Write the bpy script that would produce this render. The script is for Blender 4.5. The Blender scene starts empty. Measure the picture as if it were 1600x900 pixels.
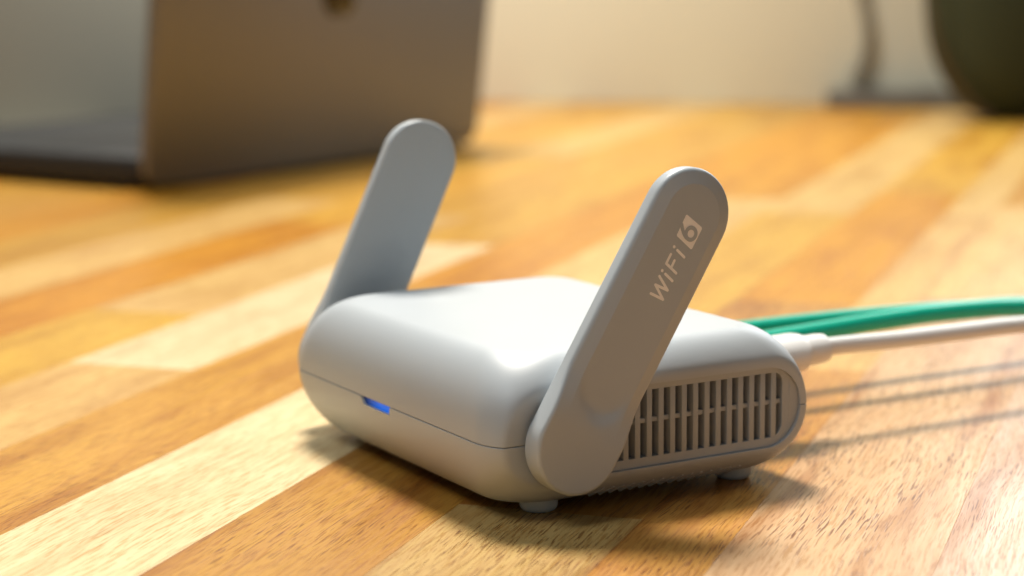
import bpy, bmesh, math, random
from mathutils import Vector, Matrix

random.seed(7)
MM = 0.001
scene = bpy.context.scene
COL = scene.collection

# ------------------------------------------------------------------ camera
cam_data = bpy.data.cameras.new('camera')
cam = bpy.data.objects.new('camera', cam_data)
COL.objects.link(cam)
FW = Vector((-0.854626, 0.492857, -0.163421))
RT = Vector((0.500866, 0.865476, -0.009163))
UP = Vector((-0.136921, 0.089683, 0.986514))
rot = Matrix((RT, UP, -FW)).transposed()
cam.matrix_world = Matrix.Translation((0.400228, -0.237617, 0.1180205)) @ rot.to_4x4()
cam_data.sensor_width = 36.0
cam_data.lens = 69.9
cam_data.clip_start = 0.01
cam_data.clip_end = 50.0
cam_data.dof.use_dof = True
cam_data.dof.focus_distance = 0.424
cam_data.dof.aperture_fstop = 10.5
cam_data.dof.aperture_blades = 0
scene.camera = cam

# ------------------------------------------------------------------ light
world = bpy.data.worlds.new('World')
scene.world = world
world.use_nodes = True
bg = world.node_tree.nodes['Background']
bg.inputs['Color'].default_value = (0.86, 0.96, 1.0, 1)
bg.inputs['Strength'].default_value = 0.105


def area_light(name, loc, target, size, power, color, size_y=None):
    d = bpy.data.lights.new(name, 'AREA')
    d.energy = power
    d.color = color
    d.size = size
    if size_y:
        d.shape = 'RECTANGLE'
        d.size_y = size_y
    o = bpy.data.objects.new(name, d)
    COL.objects.link(o)
    o.location = loc
    o.rotation_euler = (Vector(target) - Vector(loc)).to_track_quat('-Z', 'Y').to_euler()
    return o


key = area_light('key_lamp', (-1.00, 0.40, 2.0), (0.22, -0.12, 0), 0.58, 18.5, (1.0, 0.94, 0.84))
key.data.spread = math.radians(80)
area_light('window_light', (-0.48, 0.82, 0.42), (0.16, 0.06, 0.0), 0.36, 2.6, (0.88, 0.94, 1.0))
area_light('fill_lamp', (0.20, -0.90, 1.35), (0, 0, 0.03), 0.55, 7.2, (0.88, 0.96, 1.0))
wl = area_light('wall_fill', (-0.74, 0.26, 0.75), (-1.08, 0.54, 0.14), 0.24, 3.2, (1.0, 0.99, 0.90))  # added unseen area light, only there to brighten the wall
wl.data.spread = math.radians(110)

vs = scene.view_settings
scene.display_settings.display_device = 'sRGB'
vs.view_transform = 'Standard'
vs.look = 'None'
vs.gamma = 1.0
vs.use_curve_mapping = False
vs.exposure = 0.0


# ------------------------------------------------------------------ helpers
def tag(o, label=None, cat=None, group=None, kind=None):
    if label: o['label'] = label
    if cat: o['category'] = cat
    if group: o['group'] = group
    if kind: o['kind'] = kind
    return o


def empty(name, loc=(0, 0, 0)):
    o = bpy.data.objects.new(name, None)
    o.empty_display_size = 0.01
    COL.objects.link(o)
    o.location = loc
    return o


def link_mesh(name, me, material, parent=None, smooth=True, angle=35):
    if smooth:
        me.polygons.foreach_set('use_smooth', [True] * len(me.polygons))
        me.set_sharp_from_angle(angle=math.radians(angle))
    o = bpy.data.objects.new(name, me)
    COL.objects.link(o)
    if material is not None:
        me.materials.clear()
        me.materials.append(material)
    if parent:
        o.parent = parent
    return o


def from_data(name, verts, faces, material, parent=None, smooth=True, angle=35, scale=MM):
    me = bpy.data.meshes.new(name)
    me.from_pydata([(v[0] * scale, v[1] * scale, v[2] * scale) for v in verts], [], faces)
    me.validate()
    bm = bmesh.new(); bm.from_mesh(me)
    bmesh.ops.recalc_face_normals(bm, faces=bm.faces)
    bm.to_mesh(me); bm.free()
    return link_mesh(name, me, material, parent, smooth, angle)


def box_bm(bm, c, s, bevel=0.0, seg=2, mat=None):
    r = bmesh.ops.create_cube(bm, size=1.0)
    vv = r['verts']
    bmesh.ops.scale(bm, vec=s, verts=vv)
    if bevel:
        ed = list({e for v in vv for e in v.link_edges})
        rr = bmesh.ops.bevel(bm, geom=ed, offset=bevel, segments=seg, affect='EDGES', profile=0.5)
        vv = list({v for f in rr['faces'] for v in f.verts} | {v for v in vv if v.is_valid})
    if mat is not None:
        bmesh.ops.transform(bm, matrix=mat, verts=vv)
    bmesh.ops.translate(bm, vec=c, verts=vv)


def box(name, c, s, material, parent=None, bevel=0.0, seg=2, rotm=None):
    bm = bmesh.new()
    box_bm(bm, (0, 0, 0), s, bevel, seg)
    if rotm is not None:
        bmesh.ops.transform(bm, matrix=rotm, verts=bm.verts)
    bmesh.ops.translate(bm, vec=c, verts=bm.verts)
    bmesh.ops.scale(bm, vec=(MM, MM, MM), verts=bm.verts)
    me = bpy.data.meshes.new(name); bm.to_mesh(me); bm.free()
    return link_mesh(name, me, material, parent)


def catmull(pts, n=8):
    P = [Vector(p) for p in pts]
    P = [P[0] * 2 - P[1]] + P + [P[-1] * 2 - P[-2]]
    out = []
    for i in range(1, len(P) - 2):
        for k in range(n):
            t = k / n
            a, b, c, d = P[i - 1], P[i], P[i + 1], P[i + 2]
            out.append(0.5 * ((2 * b) + (c - a) * t + (2 * a - 5 * b + 4 * c - d) * t * t + (3 * b - a - 3 * c + d) * t ** 3))
    out.append(P[-2])
    return out


def tube(name, pts, rad, material, parent=None, seg=20, n=8, scale_xy=(1, 1)):
    """rad: number or list of radii for the smoothed path's control points"""
    path = catmull(pts, n) if n > 1 else [Vector(p) for p in pts]
    if isinstance(rad, (int, float)):
        R = [rad] * len(path)
    else:
        R = []
        for i in range(len(rad) - 1):
            for k in range(n):
                R.append(rad[i] + (rad[i + 1] - rad[i]) * k / n)
        R.append(rad[-1])
    verts, faces = [], []
    up = Vector((0, 0, 1))
    for i, c in enumerate(path):
        t = (path[min(i + 1, len(path) - 1)] - path[max(i - 1, 0)]).normalized()
        if abs(t.dot(up)) > 0.95:
            up = Vector((1, 0, 0))
        s = t.cross(up).normalized(); u = s.cross(t).normalized()
        for k in range(seg):
            a = 2 * math.pi * k / seg
            verts.append(c + s * math.cos(a) * R[i] * scale_xy[0] + u * math.sin(a) * R[i] * scale_xy[1])
    m = len(path)
    for i in range(m - 1):
        for k in range(seg):
            faces.append((i * seg + k, i * seg + (k + 1) % seg, (i + 1) * seg + (k + 1) % seg, (i + 1) * seg + k))
    faces.append(tuple(range(seg))[::-1]); faces.append(tuple((m - 1) * seg + k for k in range(seg)))
    return from_data(name, verts, faces, material, parent, True, 50)


# ------------------------------------------------------------------ materials
def new_mat(name):
    m = bpy.data.materials.new(name); m.use_nodes = True
    nt = m.node_tree
    return m, nt, nt.nodes['Principled BSDF']


def plastic(name, col, rough, bump=0.02, bscale=9000, spec=0.5, var=0.0):
    m, nt, b = new_mat(name)
    b.inputs['Base Color'].default_value = (*col, 1)
    b.inputs['Roughness'].default_value = rough
    b.inputs['Specular IOR Level'].default_value = spec
    N = nt.nodes.new
    tc = N('ShaderNodeTexCoord')
    if bump:
        n = N('ShaderNodeTexNoise'); n.inputs['Scale'].default_value = bscale; n.inputs['Detail'].default_value = 1
        nt.links.new(tc.outputs['Object'], n.inputs['Vector'])
        bp = N('ShaderNodeBump'); bp.inputs['Strength'].default_value = bump; bp.inputs['Distance'].default_value = 0.0001
        nt.links.new(n.outputs['Fac'], bp.inputs['Height'])
        nt.links.new(bp.outputs['Normal'], b.inputs['Normal'])
    n2 = N('ShaderNodeTexNoise'); n2.inputs['Scale'].default_value = 60; n2.inputs['Detail'].default_value = 4
    nt.links.new(tc.outputs['Object'], n2.inputs['Vector'])
    mr = N('ShaderNodeMapRange')
    mr.inputs['To Min'].default_value = rough - 0.04; mr.inputs['To Max'].default_value = rough + 0.05
    nt.links.new(n2.outputs['Fac'], mr.inputs['Value'])
    nt.links.new(mr.outputs['Result'], b.inputs['Roughness'])
    return m


M_SHELL = plastic('shell_plastic', (0.455, 0.49, 0.52), 0.43, 0.22, 6000)
M_ANT = plastic('antenna_plastic', (0.45, 0.49, 0.52), 0.42, 0.22, 6000)
M_GRILLE = plastic('grille_plastic', (0.41, 0.44, 0.46), 0.5, 0.1, 6000)
M_DARK = plastic('slot_shade_black', (0.006, 0.012, 0.013), 0.7, 0)  # near-black that paints in the shade behind the vent slots
M_SEAM = plastic('seam_shadow_gap', (0.30, 0.31, 0.32), 0.7, 0)
M_FOOT = plastic('foot_rubber', (0.55, 0.62, 0.64), 0.55, 0.1, 5000)
M_PRINT = plastic('print_ink', (0.96, 0.95, 0.93), 0.5, 0)
M_WCABLE = plastic('white_cable', (0.80, 0.78, 0.76), 0.36, 0.05, 3000)
M_GCABLE = plastic('green_cable', (0.0, 0.46, 0.31), 0.33, 0.05, 3000)
M_CLEAR = plastic('clear_plug', (0.45, 0.55, 0.52), 0.2, 0)


def metal(name, col, rough):
    m, nt, b = new_mat(name)
    b.inputs['Base Color'].default_value = (*col, 1)
    b.inputs['Metallic'].default_value = 0.55
    b.inputs['Roughness'].default_value = rough
    n = nt.nodes.new('ShaderNodeTexNoise'); n.inputs['Scale'].default_value = 900
    mr = nt.nodes.new('ShaderNodeMapRange')
    mr.inputs['To Min'].default_value = rough - 0.05; mr.inputs['To Max'].default_value = rough + 0.05
    tc = nt.nodes.new('ShaderNodeTexCoord')
    nt.links.new(tc.outputs['Object'], n.inputs['Vector'])
    nt.links.new(n.outputs['Fac'], mr.inputs['Value']); nt.links.new(mr.outputs['Result'], b.inputs['Roughness'])
    return m


M_LID = metal('space_grey_aluminium', (0.23, 0.22, 0.205), 0.55)
M_BASE = metal('space_grey_base', (0.05, 0.05, 0.05), 0.7)
M_LOGO = plastic('black_logo', (0.006, 0.006, 0.007), 0.25, 0)
M_RUB = plastic('black_rubber', (0.02, 0.02, 0.02), 0.7, 0)
M_SCREEN = plastic('black_screen', (0.01, 0.01, 0.012), 0.15, 0)
M_PANEL = plastic('grey_panel', (0.36, 0.34, 0.28), 0.6, 0)
M_STRIP = plastic('power_strip_grey', (0.15, 0.14, 0.12), 0.6, 0)
M_GREYCORD = plastic('grey_cord', (0.27, 0.25, 0.20), 0.6, 0)
M_BAG = plastic('bag_green', (0.034, 0.044, 0.018), 0.8, 0.3, 900)
M_BAGB = plastic('bag_black', (0.006, 0.006, 0.005), 0.8, 0.3, 900)
M_STRAP = plastic('strap_tan', (0.07, 0.042, 0.016), 0.7, 0.3, 900)


def led_material():
    m, nt, b = new_mat('blue_status_light')
    b.inputs['Base Color'].default_value = (0.004, 0.015, 0.04, 1)
    b.inputs['Roughness'].default_value = 0.35
    b.inputs['Specular IOR Level'].default_value = 0.105
    tc = nt.nodes.new('ShaderNodeTexCoord'); sx = nt.nodes.new('ShaderNodeSeparateXYZ')
    nt.links.new(tc.outputs['Object'], sx.inputs[0])
    mr = nt.nodes.new('ShaderNodeMapRange'); mr.interpolation_type = 'SMOOTHSTEP'
    mr.inputs['From Min'].default_value = -0.0115; mr.inputs['From Max'].default_value = -0.001
    mr.inputs['To Min'].default_value = 0.05; mr.inputs['To Max'].default_value = 1.0
    nt.links.new(sx.outputs['X'], mr.inputs['Value'])
    b.inputs['Emission Color'].default_value = (0.0, 0.12, 0.66, 1)
    nt.links.new(mr.outputs['Result'], b.inputs['Emission Strength'])
    return m


M_LED = led_material()


def wood_material():
    m, nt, b = new_mat('acacia_wood')
    N = nt.nodes.new; L = nt.links.new
    tc = N('ShaderNodeTexCoord'); oi = N('ShaderNodeObjectInfo')
    off = N('ShaderNodeVectorMath'); off.operation = 'SCALE'
    off.inputs[0].default_value = (3.1, 7.7, 1.3); L(oi.outputs['Random'], off.inputs['Scale'])
    add = N('ShaderNodeVectorMath'); add.operation = 'ADD'
    L(tc.outputs['Object'], add.inputs[0]); L(off.outputs['Vector'], add.inputs[1])
    # slow wander so the grain is not ruler straight
    wn = N('ShaderNodeTexNoise'); wn.inputs['Scale'].default_value = 14; wn.inputs['Detail'].default_value = 1
    L(add.outputs['Vector'], wn.inputs['Vector'])
    ws = N('ShaderNodeVectorMath'); ws.operation = 'MULTIPLY_ADD'
    ws.inputs[1].default_value = (0.0, 0.006, 0.0)
    L(wn.outputs['Color'], ws.inputs[0]); L(add.outputs['Vector'], ws.inputs[2])

    def stretched(sx, sy, detail, rough=0.55, src=ws):
        mp = N('ShaderNodeMapping'); mp.inputs['Scale'].default_value = (sx, sy, 40)
        L(src.outputs['Vector'], mp.inputs['Vector'])
        n = N('ShaderNodeTexNoise'); n.inputs['Scale'].default_value = 1.0
        n.inputs['Detail'].default_value = detail; n.inputs['Roughness'].default_value = rough
        L(mp.outputs['Vector'], n.inputs['Vector'])
        return n

    def ramp(src, a, bb, lo, hi):
        r = N('ShaderNodeMapRange'); r.interpolation_type = 'SMOOTHSTEP'
        r.inputs['From Min'].default_value = a; r.inputs['From Max'].default_value = bb
        r.inputs['To Min'].default_value = lo; r.inputs['To Max'].default_value = hi
        L(src.outputs['Fac'] if 'Fac' in src.outputs else src.outputs[0], r.inputs['Value'])
        return r

    figure = stretched(9, 75, 4)
    grain = stretched(25, 520, 4, 0.6)
    blotch = stretched(18, 45, 2)
    fine = stretched(110, 1900, 2, 0.65)
    pores = stretched(150, 2900, 0.3, 0.5)
    poremask = stretched(22, 60, 1)
    # hue: darker streaks are redder
    dark = N('ShaderNodeMix'); dark.data_type = 'RGBA'; dark.blend_type = 'MULTIPLY'
    dark.inputs['B'].default_value = (0.62, 0.43, 0.27, 1)
    L(oi.outputs['Color'], dark.inputs['A'])
    fr = ramp(figure, 0.44, 0.70, 0.0, 0.95)
    fa = N('ShaderNodeMath'); fa.operation = 'MULTIPLY_ADD'; fa.use_clamp = True
    fa.inputs[1].default_value = 1.05; fa.inputs[2].default_value = 0.05
    L(oi.outputs['Alpha'], fa.inputs[0])
    fm = N('ShaderNodeMath'); fm.operation = 'MULTIPLY'
    L(fr.outputs[0], fm.inputs[0]); L(fa.outputs[0], fm.inputs[1])
    L(fm.outputs[0], dark.inputs['Factor'])
    g = N('ShaderNodeMix'); g.data_type = 'RGBA'; g.blend_type = 'MULTIPLY'
    g.inputs['B'].default_value = (0.78, 0.66, 0.52, 1)
    L(dark.outputs['Result'], g.inputs['A'])
    gr = ramp(grain, 0.42, 0.66, 0.0, 0.50); L(gr.outputs[0], g.inputs['Factor'])
    bl = N('ShaderNodeMix'); bl.data_type = 'RGBA'; bl.blend_type = 'MULTIPLY'
    bl.inputs['B'].default_value = (0.84, 0.76, 0.64, 1)
    L(g.outputs['Result'], bl.inputs['A'])
    br = ramp(blotch, 0.40, 0.65, 0.0, 0.45); L(br.outputs[0], bl.inputs['Factor'])
    fi = N('ShaderNodeMix'); fi.data_type = 'RGBA'; fi.blend_type = 'MULTIPLY'
    fi.inputs['B'].default_value = (0.72, 0.58, 0.40, 1)
    L(bl.outputs['Result'], fi.inputs['A'])
    fir = ramp(fine, 0.50, 0.64, 0.0, 0.85); L(fir.outputs[0], fi.inputs['Factor'])
    po = N('ShaderNodeMix'); po.data_type = 'RGBA'; po.blend_type = 'MULTIPLY'
    po.inputs['B'].default_value = (0.36, 0.24, 0.14, 1)
    L(fi.outputs['Result'], po.inputs['A'])
    pr = ramp(pores, 0.60, 0.68, 0.0, 1.0); pm = ramp(poremask, 0.36, 0.62, 0.15, 1.0)
    mul = N('ShaderNodeMath'); mul.operation = 'MULTIPLY'
    L(pr.outputs[0], mul.inputs[0]); L(pm.outputs[0], mul.inputs[1])
    mul2 = N('ShaderNodeMath'); mul2.operation = 'MULTIPLY'
    L(mul.outputs[0], mul2.inputs[0]); L(oi.outputs['Alpha'], mul2.inputs[1])
    L(mul2.outputs[0], po.inputs['Factor'])
    L(po.outputs['Result'], b.inputs['Base Color'])
    rr = ramp(grain, 0.3, 0.7, 0.30, 0.42); L(rr.outputs[0], b.inputs['Roughness'])
    b.inputs['Specular IOR Level'].default_value = 0.42
    hs = N('ShaderNodeMath'); hs.operation = 'MULTIPLY_ADD'; hs.inputs[1].default_value = -1.0
    L(mul2.outputs[0], hs.inputs[0]); L(fine.outputs['Fac'], hs.inputs[2])
    bp = N('ShaderNodeBump'); bp.inputs['Strength'].default_value = 0.25; bp.inputs['Distance'].default_value = 0.00008
    L(hs.outputs[0], bp.inputs['Height']); L(bp.outputs['Normal'], b.inputs['Normal'])
    return m


M_WOOD = wood_material()


def wall_material():
    m, nt, b = new_mat('cream_wall_paint')
    b.inputs['Roughness'].default_value = 0.85
    n = nt.nodes.new('ShaderNodeTexNoise'); n.inputs['Scale'].default_value = 6; n.inputs['Detail'].default_value = 5
    tc = nt.nodes.new('ShaderNodeTexCoord'); nt.links.new(tc.outputs['Object'], n.inputs['Vector'])
    mx = nt.nodes.new('ShaderNodeMix'); mx.data_type = 'RGBA'
    mx.inputs['A'].default_value = (0.70, 0.67, 0.54, 1); mx.inputs['B'].default_value = (0.76, 0.73, 0.60, 1)
    nt.links.new(n.outputs['Fac'], mx.inputs['Factor']); nt.links.new(mx.outputs['Result'], b.inputs['Base Color'])
    return m


M_WALL = wall_material()

# ------------------------------------------------------------------ table top of planks
AZ = math.radians(-41.0)
DV = Vector((math.sin(AZ), math.cos(AZ), 0)); NV = Vector((math.cos(AZ), -math.sin(AZ), 0))
table = empty('wooden_table_top')
tag(table, 'glossy acacia table top of mixed pale and orange planks', None, kind='structure')

PALE = (0.78, 0.62, 0.40); CREAM = (0.70, 0.46, 0.17); TAN = (0.60, 0.325, 0.05)
ORANGE = (0.62, 0.29, 0.022); BROWN = (0.40, 0.185, 0.03); GOLD = (0.66, 0.38, 0.055); PINK = (0.66, 0.41, 0.22)
PALETTE = [CREAM, CREAM, TAN, ORANGE, GOLD, ORANGE, TAN, CREAM, TAN, GOLD]
edges = [-44.9 - 41.7 * k for k in range(22, 0, -1)] + [-44.9, -3.2, 38.5, 60.0, 102.0, 144.0, 186.0, 228.0]
# staves set by eye along each row: list of (end, colour, pore strength); rows not listed are mixed at random
ROWS = {
    (-86.6): [(-300, TAN, .5), (205, PALE, .25), (520, CREAM, .3)],
    (-128.3): [(-330, TAN, .5), (230, TAN, .7), (560, ORANGE, .5)],
    (-170.0): [(-250, TAN, .5), (67, CREAM, .35), (330, PALE, .2), (640, GOLD, .4)],
    (-211.7): [(150, GOLD, .4), (420, CREAM, .3)],
    (-253.4): [(60, CREAM, .3), (380, ORANGE, .5), (700, GOLD, .4)],
    (-295.1): [(120, GOLD, .3), (460, CREAM, .4)],
    (-44.9): [(-260, CREAM, .4), (160, (0.50, 0.25, 0.042), .75), (470, GOLD, .4)],
    (-3.2): [(-46, (0.60, 0.39, 0.15), .9), (230, (0.58, 0.30, 0.06), .8), (560, ORANGE, .4)],
    (38.5): [(-300, TAN, .8), (120, (0.56, 0.28, 0.06), 1.0), (480, CREAM, .5)],
    (60.0): [(-260, PINK, .8), (250, (0.64, 0.42, 0.23), 1.0), (520, CREAM, .5)],
    (102.0): [(-200, PINK, .6), (330, (0.62, 0.42, 0.25), .8), (600, ORANGE, .5)],
    (144.0): [(-50, TAN, .6), (330, PINK, .8), (900, BROWN, .5)],
}


def wall_d(n):
    # where a row crosses the wall line
    ww = Vector((-802, 838, 0)); wn = Vector((0.73224, -0.68033, 0))
    a = NV * n - ww
    return -(a.dot(wn)) / DV.dot(wn)


plank_n = 0
for i in range(len(edges) - 1):
    n0, n1 = edges[i], edges[i + 1]
    key = min(ROWS, key=lambda k: abs(k - n0))
    spec = ROWS[key] if abs(key - n0) < 1 else []
    d0 = -420.0
    dend = max(60, wall_d((n0 + n1) / 2) + 25)
    j = 0
    staves = []
    while d0 < dend:
        if j < len(spec):
            d1, c, por = spec[j]
        else:
            d1 = d0 + random.uniform(380, 720)
            c = random.choice(PALETTE); por = random.uniform(.2, .7)
        d1 = min(d1, dend)
        if d1 - d0 > 5:
            staves.append((d0, d1, c, por))
        d0 = d1; j += 1
    for d0, d1, c, por in staves:
        ln, wd = d1 - d0, n1 - n0
        bm = bmesh.new()
        g = 0.012
        x, y = ln / 2 - g, wd / 2 - g
        cz = 0.05
        zt = random.uniform(-0.012, 0.0)
        vs_ = [bm.verts.new((sx * x, sy * y, -18)) for sx, sy in ((-1, -1), (1, -1), (1, 1), (-1, 1))]
        vm = [bm.verts.new((sx * x, sy * y, zt - cz)) for sx, sy in ((-1, -1), (1, -1), (1, 1), (-1, 1))]
        vt = [bm.verts.new((sx * (x - cz), sy * (y - cz), zt)) for sx, sy in ((-1, -1), (1, -1), (1, 1), (-1, 1))]
        bm.faces.new(vs_[::-1]); bm.faces.new(vt)
        for a in range(4):
            b_ = (a + 1) % 4
            bm.faces.new((vs_[a], vs_[b_], vm[b_], vm[a])); bm.faces.new((vm[a], vm[b_], vt[b_], vt[a]))
        bmesh.ops.scale(bm, vec=(MM, MM, MM), verts=bm.verts)
        me = bpy.data.meshes.new('plank'); bm.to_mesh(me); bm.free()
        o = link_mesh('plank', me, M_WOOD, table, smooth=False)
        ctr = DV * ((d0 + d1) / 2) + NV * ((n0 + n1) / 2)
        o.location = ctr * MM
        o.rotation_euler = (0, 0, math.atan2(DV.y, DV.x))
        v = random.uniform(0.92, 1.06)
        o.color = (c[0] * v, c[1] * v * random.uniform(.96, 1.03), c[2] * v * random.uniform(.92, 1.05), por)
        plank_n += 1

# ------------------------------------------------------------------ wall
WW = Vector((-802, 838, 0)); WD = Vector((0.68033, 0.73224, 0)); WN = Vector((0.73224, -0.68033, 0))
wall_rot = Matrix((WD, -WN, Vector((0, 0, 1)))).transposed().to_4x4()
c = WW + WD * (-250) - WN * 20 + Vector((0, 0, 600))
wall = box('wall', c, (2600, 40, 1200), M_WALL, bevel=1.0, rotm=wall_rot)
tag(wall, 'cream painted wall behind the table', None, kind='structure')

# ------------------------------------------------------------------ router
W_, R_, N_, F_, MX, RF, RR, KK, ZS, ZT, ZB, WC = 109.8, 8.183, 1.637, 10.1, 1.5, 12.04, 7.575, 2.29, 17.7, 35.5, 2.2, 51.38
DEP = 83.0
router = empty('wifi_router')
tag(router, 'pale grey travel router with two raised antennas on the wooden table', 'router')


def se(s, n):
    return max(0.0, 1 - abs(s) ** n) ** (1 / n)


def soft_clamp(x, lim, k=0.28):
    a = abs(x)
    t = (lim - a) / k
    if t > 40:
        v = a
    else:
        v = lim - k * (math.log1p(math.exp(t)) if t < 30 else t)
    return math.copysign(v, x)


def ring(z, inset=0.0, clamp=True, nc=20, ns=26):
    s = (z - ZS) / (ZT - ZS) if z > ZS else (ZS - z) / (ZS - ZB)
    s = min(1.0, max(0.0, s))
    if z > ZS:
        ly = DEP / 2 - 11 + 11 * se(s, 2.0) - inset
        lx = W_ / 2 - 12.5 + 12.5 * se(s, 1.8) - inset
    else:
        ly = DEP / 2 - 10 + 10 * se(s, 1.9) - inset
        lx = W_ / 2 - 13 + 13 * se(s, 1.8) - inset
    pts = []
    cor = ((1, 1, RR, 0), (-1, 1, RR, 90), (-1, -1, RF, 180), (1, -1, RF, 270))
    rows = []
    for cx, cy, r, a0 in cor:
        r = min(r, ly * .98)
        arc = []
        for i in range(nc + 1):
            a = math.radians(a0 + 90 * i / nc); co, si = math.cos(a), math.sin(a)
            q = (abs(co) ** KK + abs(si) ** KK) ** (-1 / KK)
            arc.append((cx * (lx - r) + r * co * q, cy * (ly - r) + r * si * q))
        rows.append(arc)
    for i in range(4):
        pts += rows[i]
        a, b = rows[i][-1], rows[(i + 1) % 4][0]
        for k in range(1, ns):
            t = k / ns
            pts.append((a[0] + (b[0] - a[0]) * t, a[1] + (b[1] - a[1]) * t))
    if clamp:
        pts = [(soft_clamp(x, WC - inset), y) for x, y in pts]
    return [(x, y, z) for x, y in pts]


def shell(zlist, insets):
    verts, faces = [], []
    n = 0
    for z, ins in zip(zlist, insets):
        r = ring(z, ins); n = len(r); verts += r
    m = len(zlist)
    for i in range(m - 1):
        for k in range(n):
            faces.append((i * n + k, i * n + (k + 1) % n, (i + 1) * n + (k + 1) % n, (i + 1) * n + k))
    faces.append(tuple(range(n))[::-1]); faces.append(tuple((m - 1) * n + k for k in range(n)))
    return verts, faces


def stadium2d(y0, y1, zc, r, n=24):
    pts = []
    for i in range(n + 1):
        a = -math.pi / 2 + math.pi * i / n
        pts.append((y1 - r + r * math.cos(a), zc + r * math.sin(a)))
    for i in range(n + 1):
        a = math.pi / 2 + math.pi * i / n
        pts.append((y0 + r + r * math.cos(a), zc + r * math.sin(a)))
    return pts


def prism_x(poly, x0, x1):
    n = len(poly)
    v = [(x0, y, z) for y, z in poly] + [(x1, y, z) for y, z in poly]
    f = [tuple(range(n))[::-1], tuple(range(n, 2 * n))]
    for i in range(n):
        j = (i + 1) % n
        f.append((i, j, n + j, n + i))
    return v, f


def rounded_rect(y0, y1, z0, z1, r, n=6):
    pts = []
    rr = r if isinstance(r, (list, tuple)) else (r, r, r, r)
    for (cy, cz, q, a0) in ((y1, z0, rr[0], -90), (y1, z1, rr[1], 0), (y0, z1, rr[2], 90), (y0, z0, rr[3], 180)):
        sy = -1 if cy == y1 else 1; sz = 1 if cz == z0 else -1
        for i in range(n + 1):
            a = math.radians(a0 + 90 * i / n)
            pts.append((cy + sy * q + q * math.cos(a), cz + sz * q + q * math.sin(a)))
    return pts


VENT_ZC, VENT_R = 18.0, 9.2
recess = stadium2d(-27.0, 38.8, VENT_ZC, VENT_R)
SLOT_Y0, SLOT_Y1, SLOT_Z0, SLOT_Z1 = -16.8, 34.1, 10.9, 25.8
slots = rounded_rect(SLOT_Y0, SLOT_Y1, SLOT_Z0, SLOT_Z1, (3.2, 2.4, .6, .6), 8)


def cutter(poly, x0, x1):
    v, f = prism_x(poly, x0, x1)
    o = from_data('cutter', v, f, None, smooth=False)
    return o


def cut(obj, cutters):
    for c_ in cutters:
        md = obj.modifiers.new('cut', 'BOOLEAN'); md.operation = 'DIFFERENCE'; md.solver = 'EXACT'; md.object = c_
    dg = bpy.context.evaluated_depsgraph_get()
    dg.update()
    me = bpy.data.meshes.new_from_object(obj.evaluated_get(dg))
    obj.modifiers.clear()
    old = obj.data
    obj.data = me
    me.name = obj.name
    bpy.data.meshes.remove(old)
    me.polygons.foreach_set('use_smooth', [True] * len(me.polygons))
    me.set_sharp_from_angle(angle=math.radians(32))


GAP = 0.075
nz = 40
up_z = [ZS + GAP, ZS + GAP] + [ZS + GAP + .12 + (ZT - ZS - GAP - .12) * math.sin(math.pi / 2 * i / nz) for i in range(nz + 1)]
up_in = [1.5, .12] + [0.0] * (nz + 1)
lo_z = [ZB + (ZS - ZB - GAP - .12) * (1 - math.cos(math.pi / 2 * i / nz)) for i in range(nz + 1)] + [ZS - GAP, ZS - GAP]
lo_in = [0.0] * (nz + 1) + [.12, 1.5]
v, f = shell(up_z, up_in)
upper = from_data('upper_shell', v, f, M_SHELL, router)
v, f = shell(lo_z, lo_in)
lower = from_data('lower_shell', v, f, M_SHELL, router)
c1 = cutter(recess, WC - 1.8, WC + 6)
c2 = cutter(slots, WC - 5.5, WC + 6)
# notch for the status light under the seam
led_c = [(-11.6, -60, ZS + .5), (4.1, -60, ZS + .5), (3.4, -60, ZS - 1.9), (-9.6, -60, ZS - 1.9)]
lv = led_c + [(a, -39.6, b) for a, _, b in led_c]
lf = [(0, 1, 2, 3), (7, 6, 5, 4), (0, 4, 5, 1), (1, 5, 6, 2), (2, 6, 7, 3), (3, 7, 4, 0)]
c3 = from_data('cutter', lv, lf, None, smooth=False)
bpy.context.view_layer.update()
v, f = prism_x(stadium2d(-26.95, 38.72, VENT_ZC, VENT_R - .08), WC - 1.79, WC - .75)
plate = from_data('vent_plate', v, f, M_GRILLE)
bpy.context.view_layer.update()
cut(plate, [c2])
cut(upper, [c1, c2])
cut(lower, [c1, c2, c3])
for c_ in (c1, c2, c3):
    me = c_.data
    bpy.data.objects.remove(c_); bpy.data.meshes.remove(me)

# gasket that shows as the dark seam line
v, f = shell([ZS - .2, ZS + .2], [.55, .55])
gasket = from_data('seam_gasket', v, f, M_SEAM, router, smooth=False)
# keep the gasket out of the vent opening
for vert in gasket.data.vertices:
    vert.co.x = max(-50.0 * MM, min(45.0 * MM, vert.co.x))

# status light
led_v = []
for yy in (-38.8,):
    pass
face = [(-11.45, ZS - .10), (3.95, ZS - .10), (3.3, ZS - 1.8), (-9.5, ZS - 1.8)]
led_v = [(a, -40.95 + 0.10 * (ZS - b), b) for a, b in face] + [(a, -39.4, b) for a, b in face]
led = from_data('status_light', led_v, [(0, 1, 2, 3), (7, 6, 5, 4), (0, 4, 5, 1), (1, 5, 6, 2), (2, 6, 7, 3), (3, 7, 4, 0)], M_LED, router, smooth=False)

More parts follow.
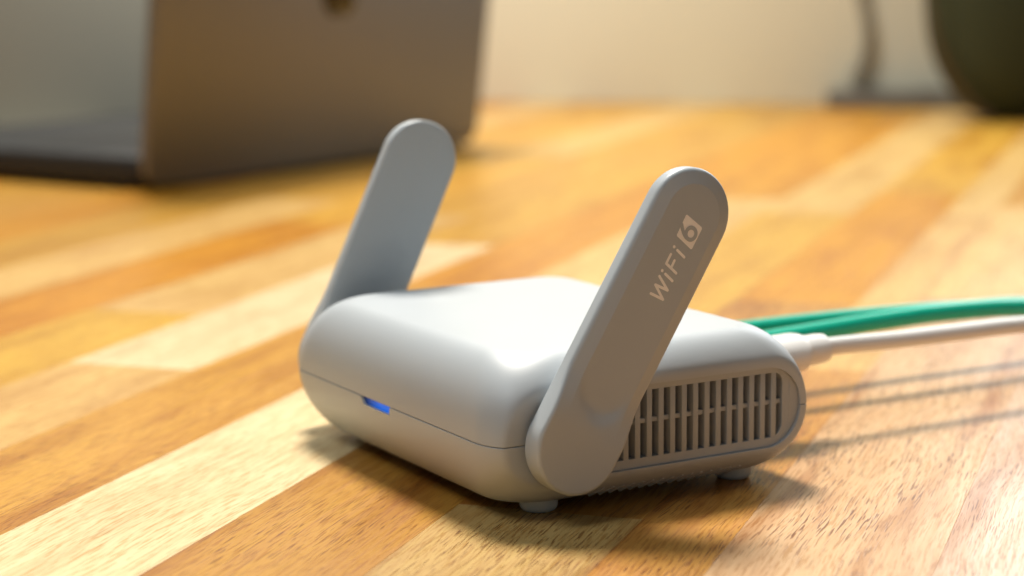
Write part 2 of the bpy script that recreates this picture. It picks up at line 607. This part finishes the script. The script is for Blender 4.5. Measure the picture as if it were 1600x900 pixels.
# vent grille: black sheet for the shade inside, bars, cross rail
XR = WC - 0.75
grille = empty('vent_grille'); grille.parent = router
plate.parent = grille
v, f = prism_x(rounded_rect(SLOT_Y0 + .02, SLOT_Y1 - .02, SLOT_Z0 + .02, SLOT_Z1 - .02, (3.2, 2.4, .6, .6), 8), WC - 5.45, WC - 4.9)
from_data('vent_shade_sheet', v, f, M_DARK, grille, smooth=False)  # added sheet, the slots' inner shade put into its colour
PITCH, SLOT_W = 3.055, 1.66
bar_mesh = None
ncol = 17
for k in range(ncol - 1):
    yc = SLOT_Y1 - SLOT_W - (PITCH - SLOT_W) / 2 - PITCH * k
    if yc - .8 < SLOT_Y0:
        break
    if bar_mesh is None:
        b_ = box('vent_bar', (0, 0, 0), (4.0, PITCH - SLOT_W, SLOT_Z1 - SLOT_Z0 + .1), M_GRILLE, grille, bevel=.12, seg=2)
        bar_mesh = b_.data
    else:
        b_ = bpy.data.objects.new('vent_bar', bar_mesh); COL.objects.link(b_); b_.parent = grille
    b_.location = ((XR - 2.0 - .02) * MM, yc * MM, (SLOT_Z0 + SLOT_Z1) / 2 * MM)
box('vent_rail', (XR - 1.5, (SLOT_Y0 + SLOT_Y1) / 2, 18.95), (1.7, SLOT_Y1 - SLOT_Y0 - .1, 1.05), M_GRILLE, grille, bevel=.1)
# shallow step line at the closed end of the grille
box('vent_step', (XR - .02, 36.1, 18.4), (.2, .3, 9.5), M_GRILLE, grille, bevel=.08)

# feet
for sx, sy in ((1, -1), (1, 1), (-1, -1), (-1, 1)):
    pts = [(0, 0, 3.6), (0, 0, 1.3), (0, 0, .45), (0, 0, .02)]
    prof = [(4.2, 3.8), (4.2, 1.2), (4.0, .6), (3.6, .15), (3.3, 0.01)]
    vv, ff = [], []
    sg = 40
    for r, z in prof:
        for k in range(sg):
            a = 2 * math.pi * k / sg
            vv.append((sx * 40.5 + r * math.cos(a), sy * 26 + (2 if sy > 0 else 2) + r * math.sin(a), z))
    for i in range(len(prof) - 1):
        for k in range(sg):
            ff.append((i * sg + k, i * sg + (k + 1) % sg, (i + 1) * sg + (k + 1) % sg, (i + 1) * sg + k))
    ff.append(tuple(range(sg))); ff.append(tuple((len(prof) - 1) * sg + k for k in range(sg))[::-1])
    from_data('foot', vv, ff, M_FOOT, router)

# fine ribs of the intake along the underside
rib_mesh = None
for k in range(15):
    y = -13 + k * 2.6
    if rib_mesh is None:
        b_ = box('intake_rib', (0, 0, 0), (4.6, 1.1, .8), M_SHELL, router, bevel=.3)
        rib_mesh = b_.data
    else:
        b_ = bpy.data.objects.new('intake_rib', rib_mesh); COL.objects.link(b_); b_.parent = router
    b_.location = (46.6 * MM, y * MM, 3.85 * MM)
    b_.rotation_euler = (0, math.radians(-31), math.radians(24))


# ------------------------------------------------------------------ antennas
A_L, A_R, A_T = 54.8, 10.3, 5.8


def smooth(a, b, x):
    t = min(1, max(0, (x - a) / (b - a))); return t * t * (3 - 2 * t)


def stad_pt(d, k, n):
    """point on the stadium inset by d; k in 0..n; u along the blade, v across"""
    r = max(A_R - d, 0.0)
    half = n // 2
    if k < half:
        a = math.pi * k / (half - 1)
        return A_L + r * math.sin(a), r * math.cos(a)
    a = math.pi + math.pi * (k - half) / (half - 1)
    return r * math.sin(a), r * math.cos(a)


def outline(d, na=40, nl=44):
    """ring of points, the straight sides subdivided"""
    r = max(A_R - d, 0.0); pts = []
    for i in range(na + 1):
        a = math.pi * i / na; pts.append((A_L + r * math.sin(a), r * math.cos(a)))
    for i in range(1, nl):
        pts.append((A_L * (1 - i / nl), -r))
    for i in range(na + 1):
        a = math.pi + math.pi * i / na; pts.append((r * math.sin(a), r * math.cos(a)))
    for i in range(1, nl):
        pts.append((A_L * i / nl, r))
    return pts


U_B, R_IN = 13.2, 6.9


def face_drop(u, v):
    """how far the outer face lies below the hinge level"""
    if u < 0: d = A_R - math.hypot(u, v)
    elif u > A_L: d = A_R - math.hypot(u - A_L, v)
    else: d = A_R - abs(v)
    if u < U_B: g = R_IN - math.hypot(u - U_B, v)
    elif u > A_L: g = R_IN - math.hypot(u - A_L, v)
    else: g = R_IN - abs(v)
    w = smooth(3.0, 15.0, u)
    band = 1.25 * w + w * 0.95 * min(1, max(0, (A_R - R_IN - d) / (A_R - R_IN)))
    if g <= 0:
        return band
    return 1.25 * w + 1.25 * (1.0 - w) * smooth(0, 1.8, g)


def make_antenna(X, yh, zh, theta, side):
    root = empty('antenna'); root.parent = router
    a = Vector((0, math.cos(theta), math.sin(theta))); b = Vector((0, math.sin(theta), -math.cos(theta))); nx = Vector((side, 0, 0))
    o_ = Vector((X, yh, zh))   # hinge point on the inner plane

    def P(u, v, h):
        return o_ + a * u + b * v + nx * h
    verts, faces = [], []
    rings = []
    fil = .7
    inner = [(A_R * .999, 0), (A_R * .6, 0), (A_R * .25, 0), (fil, 0)]
    for d, h in inner: rings.append((d, h, False))
    for i in range(1, 6):
        t = math.pi / 2 * i / 5; rings.append((fil - fil * math.sin(t), fil - fil * math.cos(t), False))
    fo = 0.85
    for i in range(0, 7):
        t = math.pi / 2 * i / 6; rings.append((fo - fo * math.cos(t), -fo + fo * math.sin(t), True))
    for d in [1.1, 1.5, 1.9, 2.3, 2.7, 3.0, 3.2, 3.4, 3.6, 3.9, 4.3, 4.7, 5.1, 5.5, 5.9, 6.3, 6.7, 7.2, 7.8, 8.5, 9.3, 10.29]:
        rings.append((d, 0, True))
    n = 0
    for d, h, top in rings:
        pts = outline(d); n = len(pts)
        for u, v in pts:
            if top: hh = A_T + h - face_drop(u, v)
            else: hh = h
            verts.append(P(u, v, hh))
    m = len(rings)
    for i in range(m - 1):
        for k in range(n):
            faces.append((i * n + k, i * n + (k + 1) % n, (i + 1) * n + (k + 1) % n, (i + 1) * n + k))
    from_data('blade', verts, faces, M_ANT, root, angle=50)
    # hinge barrel between blade and body
    gap = abs(X) - (WC - 1.0)
    hv, hf = [], []
    for h in (0.3, -gap):
        for k in range(48):
            t = 2 * math.pi * k / 48; hv.append(P(7.2 * math.cos(t), 7.2 * math.sin(t), h))
    for k in range(48): hf.append((k, (k + 1) % 48, 48 + (k + 1) % 48, 48 + k))
    hf += [tuple(range(48)), tuple(range(48, 96))[::-1]]
    from_data('hinge', hv, hf, M_ANT, root)
    return root, P


ant_r, PR = make_antenna(52.47, -24.3, 17.36, math.radians(57.9), 1)
ant_l, PL = make_antenna(-55.0, -25.3, 17.36, math.radians(64.5), -1)


# printed lettering on the near antenna
def stroke_poly(pts, w, ncap=6, caps=(1, 1)):
    """list of convex-ish quads and caps for a polyline drawn with a round pen"""
    polys = []
    for (x0, y0), (x1, y1) in zip(pts[:-1], pts[1:]):
        dx, dy = x1 - x0, y1 - y0; l = math.hypot(dx, dy); ang = math.atan2(dy, dx)
        poly = []
        for i in range(ncap + 1):
            t = ang + math.pi / 2 + math.pi * i / ncap
            poly.append((x0 + w / 2 * math.cos(t), y0 + w / 2 * math.sin(t)))
        for i in range(ncap + 1):
            t = ang - math.pi / 2 + math.pi * i / ncap
            poly.append((x1 + w / 2 * math.cos(t), y1 + w / 2 * math.sin(t)))
        polys.append(poly)
    return polys


def disc(c, r, n=28):
    return [[(c[0] + r * math.cos(2 * math.pi * i / n), c[1] + r * math.sin(2 * math.pi * i / n)) for i in range(n)]]


def print_mesh(name, layers, material, parent):
    vv, ff = [], []
    for polys, h in layers:
        for q, poly in enumerate(polys):
            base = len(vv)
            for u, v in poly:
                vv.append(PR(u, v, A_T - face_drop(u, v) + h + q * 0.0012))
            ff.append(tuple(range(base, base + len(poly))))
    me = bpy.data.meshes.new(name)
    me.from_pydata([p * MM for p in vv], [], ff)
    bm = bmesh.new(); bm.from_mesh(me)
    for fc in bm.faces:
        if fc.normal.x < 0: fc.normal_flip()
    bm.to_mesh(me); bm.free()
    return link_mesh(name, me, material, parent, smooth=False)


PW = 0.62
word = []
word += stroke_poly([(35.85, -.85), (36.15, 2.65), (37.95, -.80), (38.35, 2.65), (39.95, -.85)], PW)
word += stroke_poly([(41.05, .25), (40.60, 2.65)], PW) + disc((41.3, -.85), .36)
word += stroke_poly([(42.45, 2.65), (43.05, -.75), (45.25, -.75)], PW) + stroke_poly([(42.85, .85), (44.55, .80)], PW)
word += stroke_poly([(46.75, .25), (46.30, 2.65)], PW) + disc((47.0, -.85), .36)
print_mesh('lettering', [(word, .02)], M_PRINT, ant_r)
# white badge with the six left open: outline pieces around the figure, built as one plate and the figure over it
badge = [[(49.5, -1.62), (54.1, -1.78), (54.36, -1.6), (53.85, 3.2), (53.55, 3.5), (48.75, 3.5), (48.5, 3.25), (49.25, -1.4)]]
print_mesh('badge', [(badge, .02)], M_PRINT, ant_r)
SC = (51.35, 1.45); SR = 1.30; SWD = .85
six = []
segs = [(SC[0] + SR * math.cos(t), SC[1] + SR * math.sin(t)) for t in [2 * math.pi * i / 28 for i in range(29)]]
six += stroke_poly(segs, SWD)
tail = [(51.9, -1.75), (51.2, -1.05), (50.6, -.25), (50.15, .6), (50.05, 1.45)]
six += stroke_poly([tuple(p)[:2] for p in catmull([(x, y, 0) for x, y in tail], 5)], SWD)
print_mesh('badge_figure', [(six, .06)], M_ANT, ant_r)

# ------------------------------------------------------------------ cables behind the router
usb = empty('usb_power_cable', (0.017, 0.075, 0.0))
tag(usb, 'white power cable plugged into the back of the router', 'cable')


def local(o, pts):
    l = o.location / MM
    return [Vector(p) - l for p in pts]


tube('cord', local(usb, [(17, 66, 21.2), (17, 75, 21.6), (17, 97, 21.0), (17, 117.5, 20.8), (17, 141, 20.5), (15, 180, 18), (10, 240, 9), (2, 330, 2.2), (-10, 460, 2.3)]), 2.25, M_WCABLE, usb)
tube('plug', local(usb, [(17, 40, 20.3), (17, 56, 21.0), (17, 63.2, 21.2), (17, 64.2, 21.2), (17, 64.5, 21.2)]), [4.9, 4.9, 4.85, 4.6, 3.2], M_WCABLE, usb, seg=28, n=4, scale_xy=(1.45, 1.0))
tube('strain_relief', local(usb, [(17, 65, 21.2), (17, 70.5, 21.4), (17, 72.6, 21.5), (17, 73.2, 21.5)]), [3.8, 3.75, 3.5, 2.4], M_WCABLE, usb, seg=28, n=4, scale_xy=(1.2, 1.0))


def network_cable(pts, label, plug_x):
    o = empty('network_cable', (pts[0][0] * MM, pts[0][1] * MM, 0))
    tag(o, label, 'cable', 'green network cables at the back of the router')
    tube('cord', local(o, pts), 2.55, M_GCABLE, o)
    p0 = pts[0]
    tube('boot', local(o, [(p0[0], 56, p0[2] - .2), (p0[0], 62, p0[2]), (p0[0], 72, p0[2]), (p0[0], 73, p0[2])]), [4.6, 4.4, 3.4, 2.6], M_GCABLE, o, seg=24, n=4, scale_xy=(1.15, .85))
    box('plug', local(o, [(p0[0], 49, p0[2])])[0], (11.4, 17, 8), M_CLEAR, o, bevel=.6)
    return o


network_cable([(-12, 60, 18), (-12, 75, 18.2), (-12, 97, 18.9), (-12, 118, 19.5), (-12, 140, 19.6), (-12, 169, 18.2), (-16, 215, 12), (-24, 290, 3.2), (-40, 420, 2.7)],
              'green network cable nearer the white cable, behind the router', -12)
network_cable([(-28, 60, 18), (-28, 90, 18), (-28, 110, 17.8), (-28, 136, 17.2), (-27, 160, 16.4), (-27, 185, 15.2), (-32, 230, 9), (-42, 300, 3.0), (-60, 420, 2.7)],
              'green network cable farther from the white cable, behind the router', -28)

# ------------------------------------------------------------------ laptop
HL = Vector((-587, 110, 0)); HD = Vector((-0.4315, 0.9021, 0)); HN = Vector((0.9021, 0.4315, 0))
LW, LH, LT = 298.0, 221.0, 5.0
laptop = empty('laptop', (HL + HD * LW / 2) * MM)
tag(laptop, 'open grey aluminium laptop seen from behind its lid', 'laptop')
lap_loc = HL + HD * LW / 2


def lid_rot(lean):
    # columns: width, outward normal, up along the lid; lean towards the outward side
    up = (Vector((0, 0, 1)) * math.cos(lean) + HN * math.sin(lean)).normalized()
    nn = (HN * math.cos(lean) - Vector((0, 0, 1)) * math.sin(lean)).normalized()
    return HD, nn, up


def slab(name, pts2d, th, origin, ax, ay, az, material, parent, ch=.8):
    """plate from a 2-d outline in (ax, az), thickness along ay, chamfered edges"""
    n = len(pts2d)
    cx = sum(p[0] for p in pts2d) / n; cy = sum(p[1] for p in pts2d) / n
    vv = []
    for h, s in ((-th / 2, ch), (-th / 2 + ch, 0), (th / 2 - ch, 0), (th / 2, ch)):
        for x, y in pts2d:
            dx, dy = cx - x, cy - y; l = math.hypot(dx, dy)
            vv.append(origin + ax * (x + dx / l * s) + az * (y + dy / l * s) + ay * h)
    ff = [tuple(range(n))[::-1], tuple(range(3 * n, 4 * n))]
    for i in range(3):
        for k in range(n):
            ff.append((i * n + k, i * n + (k + 1) % n, (i + 1) * n + (k + 1) % n, (i + 1) * n + k))
    return from_data(name, vv, ff, material, parent, angle=60)


ax, ay, az = lid_rot(math.radians(7))
lid_o = HL - lap_loc + Vector((0, 0, 2.6)) + HD * LW / 2
lid_outline = [(x, y) for x, y in rounded_rect(-LW / 2, LW / 2, 0, LH, (12, 12, 12, 12), 8)]
lid = slab('lid', lid_outline, LT, lid_o, ax, ay, az, M_LID, laptop)
screen = slab('screen', [(x, y) for x, y in rounded_rect(-LW / 2 + 6, LW / 2 - 6, 8, LH - 6, 6, 6)], .6, lid_o - ay * (LT / 2 + .2), ax, ay, az, M_SCREEN, lid, ch=.1)
# fruit-shaped emblem on the lid: body with two lobes below, notch at the side, leaf above
emb = []
for i in range(72):
    t = 2 * math.pi * i / 72
    r = 15.0 + 1.2 * math.cos(2 * t)
    x, y = r * math.cos(t), 1.06 * r * math.sin(t)
    y += 3.0 * math.exp(-((t - 1.5 * math.pi) / .28) ** 2) - 3.6 * math.exp(-((t - .5 * math.pi) / .35) ** 2)
    x *= 1 - .10 * max(0, -math.sin(t))
    bx = math.hypot(x - 19, y - 2.5)
    if bx < 8.5:
        x = 19 + (x - 19) / max(bx, .01) * 8.5
        y = 2.5 + (y - 2.5) / max(bx, .01) * 8.5
    emb.append((x, y + 98))
slab('emblem', emb, .5, lid_o + ay * (LT / 2 + .15), ax, ay, az, M_LOGO, lid, ch=.1)
leaf = [(2 + 3 * math.cos(t) + 1.5 * math.sin(t), 119 + 6 * math.sin(t) + 1.5 * math.cos(t)) for t in [2 * math.pi * i / 20 for i in range(20)]]
slab('emblem_leaf', leaf, .5, lid_o + ay * (LT / 2 + .15), ax, ay, az, M_LOGO, lid, ch=.1)
Zv = Vector((0, 0, 1))
base_o = HL - lap_loc + HD * LW / 2 - HN * (LH / 2 + 2) + Vector((0, 0, 10.5))
base = slab('base', [(x, y) for x, y in rounded_rect(-LW / 2, LW / 2, -LH / 2, LH / 2, 12, 8)], 15, base_o, HD, Zv, HN, M_BASE, laptop, ch=1.6)
tube('hinge', [lid_o - HD * 120 - HN * 2 + Vector((0, 0, -.5)), lid_o + HD * 120 - HN * 2 + Vector((0, 0, -.5))], 4.2, M_RUB, laptop, n=1)
for sx in (-1, 1):
    for sy in (-1, 1):
        c = base_o + HD * (sx * 135) + HN * (sy * 88) + Vector((0, 0, -9.0))
        tube('foot', [c + Vector((0, 0, 1.6)), c + Vector((0, 0, -1.45))], 9, M_RUB, laptop, n=1)
slab('keyboard_deck', [(x, y) for x, y in rounded_rect(-LW / 2 + 20, LW / 2 - 20, -10, LH / 2 - 14, 3, 4)], .5, base_o + Vector((0, 0, 7.6)), HD, Zv, HN, M_RUB, base, ch=.1)

# ------------------------------------------------------------------ grey panel behind the laptop
pan_c = Vector((-905, 150, 0))
panel = empty('upright_panel', pan_c * MM)
tag(panel, 'blurred plain grey upright panel behind the laptop at the left edge', 'panel')
pw = Vector((0.35, 0.937, 0)); pn = Vector((0.937, -0.35, 0))
pt = math.radians(14)
pup = Zv * math.cos(pt) - pn * math.sin(pt); pnn = pn * math.cos(pt) + Zv * math.sin(pt)
slab('board', rounded_rect(-190, 100, 2, 330, 6, 5), 16, Vector((0, 0, 0)), pw, pnn, pup, M_PANEL, panel, ch=1.5)
slab('foot_bar', rounded_rect(-160, 70, -45, 45, 6, 5), 6, Vector((0, 0, 3.02)), pw, Zv, pn, M_PANEL, panel, ch=1.0)

# ------------------------------------------------------------------ things by the wall
sp = WW + WD * (-10) + WN * 22
strip = empty('power_strip', sp * MM)
tag(strip, 'low dark grey power strip lying along the wall', 'power strip')
slab('housing', rounded_rect(-68, 120, -16, 16, 5, 5), 13, Vector((0, 0, 6.6)), WD, Zv, WN, M_STRIP, strip, ch=1.5)
for k in range(3):
    tube('socket', [WD * (-35 + 45 * k) + Vector((0, 0, 13.0)), WD * (-35 + 45 * k) + Vector((0, 0, 13.6))], 11, M_RUB, strip, n=1)
wc = WW + WN * 9
cord = tube('hanging_cord', [wc + WD * a + Vector((0, 0, z)) for a, z in ((-66, 230), (-60, 150), (-55, 95), (-49, 66), (-49, 44), (-56, 24), (-58, 14.8))], 4.2, M_GREYCORD)
tag(cord, 'grey cord hanging down the wall to the power strip', 'cord')

# dark green bag at the right
bc = Vector((-655, 775, 0))
bag = empty('green_bag', bc * MM)
tag(bag, 'dark green bag with rounded bottom at the right edge by the wall', 'bag')


def superellipsoid(name, c, rx, ry, rz, e1, e2, ax_, ay_, material, parent, nu=48, nv=28, zcut=None):
    vv, ff = [], []
    pw_ = lambda x, e: math.copysign(abs(x) ** e, x)
    for i in range(nv + 1):
        ph = -math.pi / 2 + math.pi * i / nv
        for k in range(nu):
            t = 2 * math.pi * k / nu
            x = rx * pw_(math.cos(ph), e1) * pw_(math.cos(t), e2); y = ry * pw_(math.cos(ph), e1) * pw_(math.sin(t), e2)
            z = rz * pw_(math.sin(ph), e1)
            wob = 1 + .012 * math.sin(5 * t + 3 * ph) + .01 * math.sin(9 * ph + 2 * t)
            vv.append(c + ax_ * x * wob + ay_ * y * wob + Vector((0, 0, z)))
    for i in range(nv):
        for k in range(nu):
            ff.append((i * nu + k, i * nu + (k + 1) % nu, (i + 1) * nu + (k + 1) % nu, (i + 1) * nu + k))
    return from_data(name, vv, ff, material, parent, angle=60)


CR = Vector((0.5, 0.866, 0)); CF = Vector((-0.866, 0.5, 0))
superellipsoid('front_pocket', Vector((0, 0, 118)) + CR * 10 + CF * 20, 62, 45, 117.5, .8, .8, CR, CF, M_BAG, bag)
superellipsoid('main_compartment', Vector((0, 0, 150)) + CR * 92 - CF * 14, 62, 60, 149.5, .5, .7, CR, CF, M_BAGB, bag)
tube('strap', [CR * 22 - CF * 30 + Vector((0, 0, 3)), CR * 30 - CF * 28 + Vector((0, 0, 20)), CR * 33 - CF * 26 + Vector((0, 0, 45))], 4, M_STRAP, bag)
tube('piping', [CR * a - CF * 12 + Vector((0, 0, z)) for a, z in ((-62, 150), (-56, 95), (-50, 62), (-40, 38), (-24, 16), (-8, 4.0))], 2.0, M_STRAP, bag)
